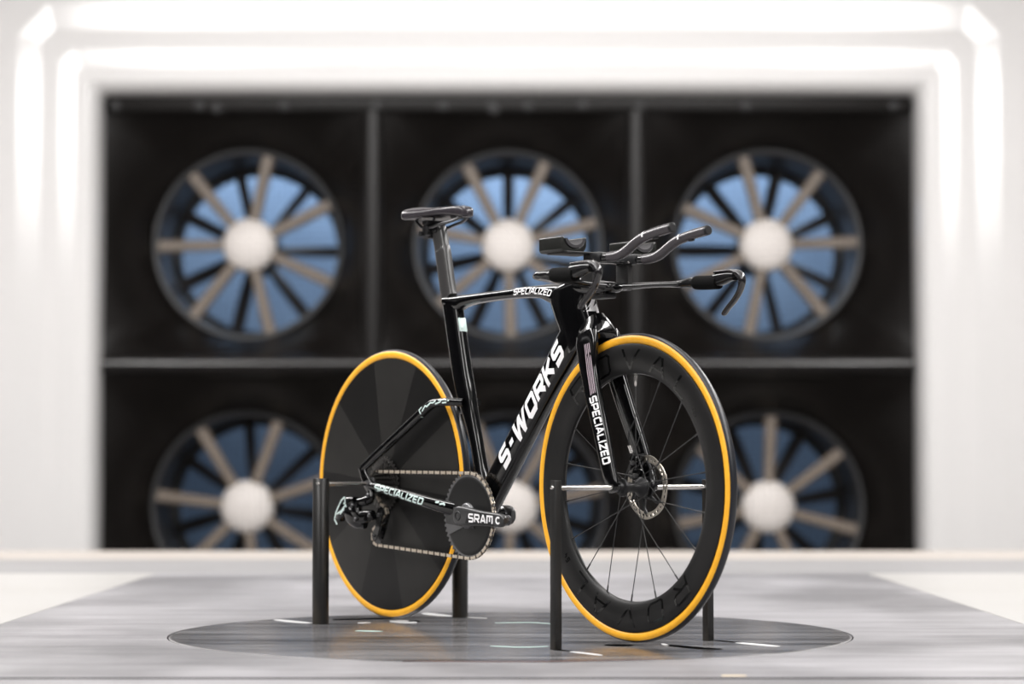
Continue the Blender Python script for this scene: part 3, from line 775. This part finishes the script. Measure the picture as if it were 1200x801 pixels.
# ---- crankset
CX, CZ = .4063, .2665
crank = empty('crankset', (CX, 0, CZ)); crank.parent = bike
TN = 50; PR = .0127 / (2 * math.sin(PI / TN)); poly = []
for q in range(TN):
    for fr_, dr in ((.0, .0040), (.16, .0036), (.34, -.0022), (.66, -.0022), (.84, .0036)):
        a = 2 * PI * (q + fr_) / TN; poly.append(((PR + dr) * math.cos(a), (PR + dr) * math.sin(a)))
MB().prism(poly, -.0455, -.0425).build('chainring', 'spider', crank, smooth=False)
MB().lathe([(.0005, -.0495), (.03, -.0492), (.085, -.0478), (.0925, -.0468), (.0945, -.0455), (.0945, -.0425), (.0005, -.0425)], (0, 0, 0), n=80).build('ring_cover', 'ring_face', crank)
mb = MB(); mb.lathe([(.019, -.0485), (.019, -.054), (.021, -.0565), (.0275, -.0555), (.0305, -.0525), (.0310, -.0485)], (0, 0, 0), n=48); mb.build('spider_hub', 'spider', crank)
a0 = math.radians(206)
mb = MB(); mb.prism([(.034 * math.cos(math.radians(a)), .034 * math.sin(math.radians(a))) for a in (236, 222, 208)] + [(.092 * math.cos(math.radians(a)), .092 * math.sin(math.radians(a))) for a in (193, 199, 205, 211)], -.0502, -.0470)
mb.build('spider_arm', 'spider', crank, smooth=False)
mb = MB(); mb.prism([(.090 * math.cos(math.radians(a)), .090 * math.sin(math.radians(a))) for a in (168, 174, 180, 186, 193)] + [(.03, -.03), (.0, .022)], -.0508, -.0475)
mb.build('spider_arm', 'crank', crank, smooth=False)
mb = MB(); mb.lathe([(.012, -.07), (.012, .07)], (0, 0, 0), n=20); mb.build('spindle', 'dark_steel', crank)
def crank_arm(sgn, ang, lettered):
    u = Vector((math.cos(ang), 0, math.sin(ang)))
    st = [(u * -.024).to_tuple() + (.013, .0065, 2.6), (u * -.016).to_tuple() + (.0205, .0080, 2.8), (u * 0.0).to_tuple() + (.0232, .0090, 3.4), (u * .03).to_tuple() + (.0222, .0092, 3.8), (u * .08).to_tuple() + (.0180, .0092, 4), (u * .14).to_tuple() + (.0160, .0090, 4), (u * .165).to_tuple() + (.0158, .0085, 3.6), (u * .176).to_tuple() + (.0135, .0075, 3), (u * .183).to_tuple() + (.007, .005, 2.6)]
    st = [(a, sgn * (.0685 if i < 5 else .0700), c, d, e, f) for i, (a, b, c, d, e, f) in enumerate(st)]
    arm = MB().loft(rings_of(dense(st, 4), n=24)).build('crank_arm', 'crank', crank, angle=50)
    mb = MB(); mb.lathe([(.0055, sgn * .0765), (.0105, sgn * .0790), (.0115, sgn * .0782), (.0115, sgn * .070)], (0, 0, 0), n=20); mb.build('crank_bolt', 'matt', arm)
    e_ = u * .166
    mb = MB(); mb.lathe([(.0065, sgn * .0455), (.0115, sgn * .047), (.0128, sgn * .051), (.0105, sgn * .054), (.0128, sgn * .057), (.0128, sgn * .062), (.0100, sgn * .066)], (e_.x, 0, e_.z), n=10); mb.build('pedal_boss', 'dark_steel', arm, angle=20)
    if lettered:
        N = Vector((-u.z, 0, u.x))
        def g(p, v): return u * (.046 + p) + N * (v - .001) + Vector((0, sgn * .0795, 0))
        mb = MB(); lettering(mb, 'SRAM', .100, .0215, g, weight=.21, gap=.12, shear=.0, sub=1)
        tag(mb.build('crank_lettering', 'white', arm, smooth=False, recalc=False), 'white SRAM lettering on the crank arm')
        mb = MB(); ring = [(.0092, -.0785), (.0092, -.0797), (.0052, -.0797), (.0052, -.0785)]
        n = 20; vs = []; fs = []
        for j in range(n + 1):
            a = math.radians(40) + math.radians(280) * j / n
            for r_, y in ring: vs.append((e_.x + r_ * math.cos(a), y, e_.z + r_ * math.sin(a)))
        for j in range(n):
            for q in range(4): fs.append((j * 4 + q, j * 4 + (q + 1) % 4, (j + 1) * 4 + (q + 1) % 4, (j + 1) * 4 + q))
        mb.add(vs, fs); mb.build('pedal_ring', 'white', arm, smooth=False)
        mb = MB(); mb.prism([(x, z) for x, z in [((u * p + N * v).x, (u * p + N * v).z) for p, v in ((.032, -.015), (.046, .0125), (.148, .0125), (.148, -.0135))]], -.0788, -.0775)
        mb.build('logo_panel', 'matt', arm, smooth=False)
crank_arm(-1, math.radians(-2.6), True)
crank_arm(1, math.radians(177.4), False)

# ---- chain: real link plates along its path
P1, P2 = Vector((.0255, .262)), Vector((.003, .2085)); rj = .0235
def tangent(c0, r0, c1, r1, side):
    """external tangent points of two circles; side +1 = left of the direction c0->c1"""
    d = c1 - c0; L_ = d.length; a = math.atan2(d.y, d.x); b = math.acos((r0 - r1) / L_) * side
    return c0 + Vector((math.cos(a + b), math.sin(a + b))) * r0, c1 + Vector((math.cos(a + b), math.sin(a + b))) * r1
RC, RR = Vector((0, WR)), Vector((CX, CZ))
rcog = .0127 / (2 * math.sin(PI / 15))
tu0, tu1 = tangent(RC, rcog, RR, PR, 1)
tl0, tl1 = tangent(P2, rj, RR, PR, -1)
path = []
def seg(a, b, n):
    for i in range(n): path.append(a.lerp(b, i / n))
def arc(c, r, a0, a1, n):
    for i in range(n):
        a = a0 + (a1 - a0) * i / n; path.append(c + Vector((math.cos(a), math.sin(a))) * r)
seg(tu0, tu1, 40)
aa = math.atan2((tu1 - RR).y, (tu1 - RR).x); ab = math.atan2((tl1 - RR).y, (tl1 - RR).x)
arc(RR, PR, aa, ab if ab < aa else ab - 2 * PI, 60)
seg(tl1, tl0, 40)
# around the lower pulley (its rear side), then up to the front of the upper pulley and the cog
a_in = math.atan2((tl0 - P2).y, (tl0 - P2).x)
arc(P2, rj, a_in, a_in - 3.35, 24)
q0 = path[-1].copy()
seg(q0, P1 + Vector((.022, .004)), 8)
arc(P1, .0224, .2, 1.9, 8)
cog_in = RC + Vector((math.cos(-1.6), math.sin(-1.6))) * rcog
seg(path[-1].copy(), cog_in, 6)
arc(RC, rcog, -1.6, -1.6 - (2 * PI - (math.atan2((tu0 - RC).y, (tu0 - RC).x) + 1.6)), 24)
path.append(tu0)
acc = [0]
for i in range(1, len(path)): acc.append(acc[-1] + (path[i] - path[i - 1]).length)
def at(s_):
    i = 0
    while i < len(acc) - 2 and acc[i + 1] < s_: i += 1
    return path[i].lerp(path[i + 1], (s_ - acc[i]) / max(acc[i + 1] - acc[i], 1e-9))
nl = int(acc[-1] / .0127); mb = MB(); y_ch = -.0440
for k in range(nl):
    p, q = at(k * .0127), at((k + 1) * .0127); d = (q - p); L_ = d.length; a = math.atan2(d.y, d.x); m = (p + q) / 2
    Rm = Matrix(((math.cos(a), 0, -math.sin(a)), (0, 1, 0), (math.sin(a), 0, math.cos(a))))
    o_ = .0030 if k % 2 else .0020
    prof = [(-L_ / 2 - .003, -.0018), (-L_ / 2 - .0012, -.0040), (-L_ / 4, -.0036), (0, -.0026), (L_ / 4, -.0036), (L_ / 2 + .0012, -.0040), (L_ / 2 + .003, -.0018), (L_ / 2 + .003, .0018), (L_ / 2 + .0012, .0040), (L_ / 4, .0036), (0, .0026), (-L_ / 4, .0036), (-L_ / 2 - .0012, .0040), (-L_ / 2 - .003, .0018)]
    for s in (-1, 1):
        n = len(prof); vs = []
        for yy in (s * o_ - .00045, s * o_ + .00045):
            vs += [Rm @ Vector((x, yy, z)) + Vector((m.x, y_ch, m.y)) for x, z in prof]
        mb.add(vs, [tuple(range(n)), tuple(range(2 * n - 1, n - 1, -1))] + [(i, (i + 1) % n, n + (i + 1) % n, n + i) for i in range(n)], 0 if k % 2 else 1)
    mb.lathe([(.0022, -.0037), (.0022, .0037)], (p.x, y_ch, p.y), n=8)
ch = mb.build('chain', ['chain', 'chain_dark'], bike, smooth=False); tag(ch, 'champagne coloured roller chain'); ch['kind'] = 'stuff'

# ---- rear derailleur
der = empty('rear_derailleur', (.012, -.07, .305)); der.parent = bike
do = Vector((.012, -.07, .305))
def rel(pts): return [(p[0] - do.x, p[1] - do.y, p[2] - do.z) for p in pts]
mb = MB(); mb.loft(rings_of(dense([(*p, a, b, 2.6) for p, a, b in zip(rel([(.012, -.071, .318), (.018, -.074, .306), (.008, -.080, .296), (-.018, -.086, .292)]), (.010, .012, .012, .010), (.008, .009, .011, .010))], 4), n=16))
mb.build('b_knuckle', 'gloss', der)
mb = MB(); mb.loft(rings_of(dense([(*p, a, b, 3) for p, a, b in zip(rel([(-.03, -.088, .296), (-.058, -.092, .288), (-.082, -.094, .268), (-.094, -.094, .248)]), (.010, .017, .018, .010), (.012, .015, .015, .011))], 4), n=18))
mb.build('battery', 'gloss', der)
mb = MB()
for pl in ([(-.050, .306), (-.066, .297), (-.092, .266), (-.098, .248), (-.086, .236)], [(-.050, .306), (-.048, .292), (-.056, .288)], [(-.088, .262), (-.066, .270), (-.046, .286), (-.042, .280)], [(-.072, .262), (-.052, .276)]):
    for q in stroke([(x - do.x, z - do.z) for x, z in pl], .0019): mb.add([(p.x, -.1095 - do.y, p.y) for p in q], [(0, 1, 2, 3)])
mb.build('battery_trim', 'mint', der, smooth=False, recalc=False)
mb = MB(); mb.loft(rings_of(dense([(*p, a, b, 2.8) for p, a, b in zip(rel([(-.022, -.090, .292), (-.022, -.092, .268), (-.010, -.088, .255), (.014, -.080, .258), (.030, -.074, .262)]), (.014, .017, .017, .016, .012), (.010, .012, .012, .012, .010))], 4), n=18))
mb.loft(rings_of(dense([(*p, a, b, 2.8) for p, a, b in zip(rel([(-.066, -.092, .276), (-.046, -.094, .262), (-.022, -.090, .247), (.004, -.080, .238)]), (.014, .021, .020, .012), (.010, .012, .012, .010))], 4), n=18))
mb.build('link_body', 'gloss', der, angle=50)
mb = MB()
for y in (-.054, -.034):
    P = [(.044, .268), (.036, .282), (.020, .276), (.012, .262), (.006, .228), (-.008, .214), (-.006, .200), (.006, .196), (.016, .206), (.030, .232)]
    mb.prism([(x - do.x, z - do.z) for x, z in P], y - .0012 - do.y, y + .0012 - do.y)
mb.build('cage', 'satin', der, smooth=False)
for c, r_, T_ in ((P1, .0205, 12), (P2, .0220, 14)):
    poly = []
    for q in range(T_):
        for fr_, dr in ((0, .003), (.2, .0025), (.4, -.003), (.65, -.003), (.85, .0025)):
            a = 2 * PI * (q + fr_) / T_; poly.append((c.x - do.x + (r_ + dr) * math.cos(a), c.y - do.z + (r_ + dr) * math.sin(a)))
    MB().prism(poly, -.0455 - do.y, -.0425 - do.y).build('pulley', 'dark_steel', der, smooth=False)

mb = MB()
for x, y, z, q in ((.016, -.083, .310, .006), (-.024, -.1035, .284, .005), (-.010, -.1025, .250, .0055), (.028, -.086, .262, .005), (-.060, -.105, .268, .003), (.004, -.0565, .2085, .004), (.0255, -.0565, .262, .004)):
    mb.lathe([(.0003, -.003), (q * .45, -.003), (q * .5, -.002), (q * .8, -.003), (q, -.002), (q, .003)], (x - do.x, y - do.y, z - do.z), n=14)
mb.build('pivot_bolt', 'dark_steel', der)

# ---- front brake caliper and hose
cal = empty('brake_caliper', (.945, .045, .385)); cal.parent = bike
mb = MB()
mb.box((.0, -.006, .0), (.030, .030, .062), Matrix.Rotation(math.radians(22), 3, 'Y'), bev=.006)
mb.lathe([(.006, -.028), (.012, -.026), (.012, -.014)], (.004, 0, .014), n=16); mb.lathe([(.006, -.028), (.012, -.026), (.012, -.014)], (.014, 0, -.014), n=16)
mb.build('body', 'gloss', cal)
mb = MB(); mb.tube([(-.012, -.016, .030), (-.018, -.018, .046)], .0042, n=8); mb.build('fitting', 'steel', cal)
mb = MB(); mb.tube(dense([(-.018, -.018, .046), (-.024, -.014, .075), (-.014, -.004, .105), (-.028, .004, .128)], 5), .0022, n=8); mb.build('hose', 'matt', cal)
mb = MB(); mb.lathe([(.004, -.0620), (.0085, -.061), (.0095, -.058), (.0095, .058), (.0085, .061), (.004, .0620)], (0, 0, 0), n=20); o = mb.build('front_axle', 'dark_steel', bike); o.location = (WB, 0, WR)
mb = MB(); mb.lathe([(.004, -.0780), (.0085, -.077), (.0095, -.074), (.0095, .074), (.0085, .077), (.004, .0780)], (0, 0, 0), n=20); o = mb.build('rear_axle', 'dark_steel', bike); o.location = (0, 0, WR)

# ---- stem and base bar
mb = MB(); mb.loft(rings_of(dense([(.745, 0, .796, .009, .020, 2.6), (.77, 0, .795, .013, .024, 2.8), (.80, 0, .791, .018, .025, 2.8), (.85, 0, .786, .017, .025, 2.8), (.905, 0, .783, .012, .023, 2.6), (.918, 0, .781, .006, .015, 2.4)], 4), n=24)); stem = mb.build('stem', 'gloss', bike, angle=50)
mb = MB(); mb.box((.868, 0, .7655), (.062, .030, .011), bev=.003); mb.box((.885, -.016, .770), (.022, .004, .010), bev=.001); mb.build('stem_clamp', 'matt', stem, angle=40)
mb = MB(); mb.lathe([(.0003, -.0195), (.0025, -.0195), (.0028, -.017)], (.882, 0, .7705), n=8); mb.lathe([(.0003, -.0195), (.0025, -.0195), (.0028, -.017)], (.889, 0, .7705), n=8); mb.build('clamp_bolt', 'steel', stem)
BB_ = [(.965, .2025, .800, .0085, .0085, 2.3), (.940, .2025, .8005, .0115, .0115, 2.4), (.916, .2015, .8005, .0100, .0150, 2.4), (.900, .199, .800, .0085, .016, 2.4), (.889, .188, .799, .0075, .019, 2.5), (.884, .165, .798, .0068, .021, 2.6), (.882, .12, .795, .0068, .0215, 2.6), (.884, .06, .789, .0075, .022, 2.6), (.886, 0, .785, .0095, .0235, 2.6)]
full = BB_ + [(x, -y, z, a, b, e) for x, y, z, a, b, e in reversed(BB_[:-1])]
bar = MB().loft(rings_of(dense(full, 5), ref=(1, 0, 0), n=22)).build('base_bar', 'satin', bike, angle=50)
def lever_side(s):
    y = s * .2015
    g = [(.948, y, .800, .0115, .0110, 2.2), (.952, y, .7998, .0150, .0140, 2.2), (.965, y, .7990, .0160, .0148, 2.2), (.985, y, .798, .0162, .0150, 2.2), (1.030, y, .7965, .0158, .0148, 2.2)]
    gr = MB().loft(rings_of(dense(g, 5), n=20)).build('bar_grip', 'tape_grip', bike)
    bd = MB()
    bd.loft(rings_of(dense([(1.022, y, .8010, .0150, .0120, 3.4), (1.045, y, .8035, .0140, .0115, 3.4), (1.068, y, .8065, .0110, .0105, 3.2), (1.086, y, .8065, .0095, .0095, 2.8)], 4), n=18))
    bo = bd.build('lever_body', 'satin', bike, angle=50)
    MB().loft(rings_of(dense([(1.024, y, .8185, .0034, .0118, 3), (1.05, y, .8195, .0036, .0116, 3), (1.078, y, .8190, .0040, .0110, 3), (1.093, y, .8140, .004, .010, 2.8)], 4), n=16)).build('top_cap', 'lever', bo, angle=50)
    bl = [(1.070, y, .8165, .0045, .0090, 2.6), (1.092, y, .8145, .0070, .0090, 2.6), (1.106, y, .8040, .0078, .0088, 2.6), (1.1085, y, .790, .0068, .0085, 2.6), (1.100, y, .771, .0058, .0080, 2.6), (1.082, y, .7525, .0055, .0080, 2.6), (1.060, y, .736, .0052, .0078, 2.6), (1.049, y, .7255, .0048, .0075, 2.6), (1.046, y, .7215, .0025, .005, 2.4)]
    lv = MB().loft(rings_of(dense(bl, 5), n=16)).build('brake_lever', 'lever', bike, angle=50)
    mb = MB(); mb.lathe([(.0003, -.0100), (.003, -.0100), (.0034, -.009), (.0034, .009), (.003, .0100), (.0003, .0100)], (1.1055, y, .804), n=12); mb.lathe([(.0003, -.0096), (.0026, -.0096), (.0026, .0096), (.0003, .0096)], (1.1075, y, .791), n=12); mb.build('pivot_pin', 'matt', lv)
for s in (-1, 1): lever_side(s)

# ---- aero extensions, risers and arm pads
for s in (-1, 1):
    y = s * .050
    MB().box((.881, y, .8115), (.044, .014, .064), bev=.003).build('riser', 'grey_post', bike)
    st = [(.888, .8478), (.954, .8459), (.978, .8463), (.997, .8490), (1.016, .8555), (1.034, .8640), (1.052, .8723), (1.0715, .8793), (1.095, .8843), (1.125, .8890), (1.168, .8938)]
    pts = dense([(x, y, z) for x, z in st], 4)
    i = min(range(len(pts)), key=lambda k: abs(pts[k][0] - .954))
    e = MB().tube(pts[:i + 1], .0098, n=16).build('extension_bar', 'satin', bike)
    gp = MB().tube(pts[i:], .0112, n=20).build('extension_grip', 'ext', bike)
    p, q = Vector(pts[-1]), Vector(pts[-2]); d = (p - q).normalized()
    MB().tube([tuple(p - d * .003), tuple(p + d * .004), tuple(p + d * .0062)], [.0109, .0109, .0085], n=20).build('end_plug', 'matt', gp)
    k = min(range(len(pts)), key=lambda k: abs(pts[k][0] - 1.083)); p, q = Vector(pts[k]), Vector(pts[k + 1]); d = (q - p).normalized()
    # short white tick around the near side of the grip
    mb = MB(); N = Vector((0, 1, 0)).cross(d).normalized(); N = N if N.z > 0 else -N; rows = []
    for dd in (-.0025, .0025):
        rows.append([p + d * dd + (N * math.cos(a) - Vector((0, 1, 0)) * math.sin(a)) * .01145 for a in [math.radians(-10 + 110 * i / 8) for i in range(9)]])
    mb.add(rows[0] + rows[1], [(i, i + 1, 10 + i, 9 + i) for i in range(8)]); mb.build('grip_mark', 'white', gp, recalc=False)
    mb = MB(); kk = min(range(len(pts)), key=lambda k: abs(pts[k][0] - 1.118)); mb.box((pts[kk][0], y, pts[kk][2] - .0115), (.014, .009, .005), Matrix.Rotation(math.radians(-6), 3, 'Y'), bev=.002); mb.build('shift_button', 'matt', gp)
    mb = MB(); mb.box((.905, y, .848), (.055, .030, .022), bev=.004); mb.build('extension_clamp', 'matt', bike)
    mb = MB(); 
    for xx in (.895, .915): mb.lathe([(.0003, -.016), (.003, -.016), (.0034, -.0145), (.0003, -.0145)], (xx, y, .841), n=10)
    mb.build('clamp_bolt', 'steel', e)
    # arm pad: a cup with a trough of foam
    yc = s * .100; hw = .0355
    base = MB().box((.865, s * .085, .8575), (.075, .085, .005), bev=.0015).build('pad_bracket', 'matt', bike)
    outer = [(-hw, -.0120), (-hw + .006, -.0175), (hw - .012, -.0175), (hw - .003, -.011), (hw, .0), (hw, .0150), (hw - .002, .0172), (hw - .006, .0172)]
    tr = []
    for i in range(13):
        a = math.radians(-4 - 172 * i / 12); tr.append((.002 + .0275 * math.cos(a), .0145 + .0225 * math.sin(a)))
    inner = tr
    pf = outer + inner + [(-hw + .004, .0185), (-hw, .0160)]
    pf = [(yc - s * (-1) * p if False else yc + (p if s < 0 else -p), .8755 + z) for p, z in pf]
    pad = MB().prism(pf, .808, .892, axis='X').build('arm_pad', 'pad_side', bike, angle=50, bevel=.0024)
    fo = [(p, z) for p, z in tr]; fi = [(.002 + .0215 * math.cos(math.radians(-4 - 172 * i / 12)), .0150 + .0165 * math.sin(math.radians(-4 - 172 * i / 12))) for i in range(12, -1, -1)]
    pf = [(yc + (p if s < 0 else -p), .8755 + z) for p, z in fo + fi]
    MB().prism(pf, .809, .8945, axis='X').build('foam_pad', 'foam', pad, angle=30)
MB().box((.880, 0, .8405), (.040, .128, .0055), bev=.0015).build('bridge_plate', 'satin', bike)

# ------------------------------------------------------------------ support posts with rods
fwd = Vector((math.cos(T0), -math.sin(T0), 0)); lft = Vector((math.sin(T0), math.cos(T0), 0))
def support(front, s, label):
    base = Vector((RX, RY, 0)) + fwd * (WB if front else 0) + lft * (s * (.2135 if front else .2095))
    t = empty('support_post', base, -T0)
    tag(t, label, 'post', 'posts holding the bicycle by its axles')
    H = GAP + WR; yin = -s * (.2135 - .0625 if front else .2095 - .0785)
    if front:
        MB().box((0, 0, (H + .0165) / 2), (.0185, .0185, H + .0165), bev=.0015).build('post', 'post_paint', t, angle=30)
        rr, hw = .0058, .0093
    else:
        MB().lathe([(.0005, 0), (.0202, 0), (.0205, .002), (.0205, H + .0125), (.0195, H + .0140), (.0005, H + .0140)], (0, 0, 0), axis='Z', n=40).build('post', 'post_paint', t)
        rr, hw = .0050, .0195
    a, b = sorted((-s * hw * .9, yin))
    MB().lathe([(.0003, a), (rr, a), (rr, b), (.0003, b)], (0, 0, H), n=20).build('axle_rod', 'steel', t)
    # set screw head facing out of the post
    d = Vector((.62, -.78, 0)) if not front else Vector((0, -1, 0))
    mb = MB(); c = d * (hw + (.0005 if front else .0005)) + Vector((0, 0, H + .001))
    mb.lathe([(.0003, -.0035), (.0030, -.0032), (.0048, -.001), (.0050, .002), (.0003, .002)], (0, 0, 0), n=14)
    o = mb.build('set_screw', 'steel', t); o.location = c; o.rotation_euler = (0, 0, math.atan2(d.y, d.x) + PI / 2)
support(True, -1, 'slim square black post in front of the front wheel, nearest the camera')
support(True, 1, 'slim square black post partly hidden behind the front wheel')
support(False, -1, 'thick round black post beside the rear disc wheel, leftmost of four')
support(False, 1, 'thick round black post mostly hidden behind the rear disc wheel')
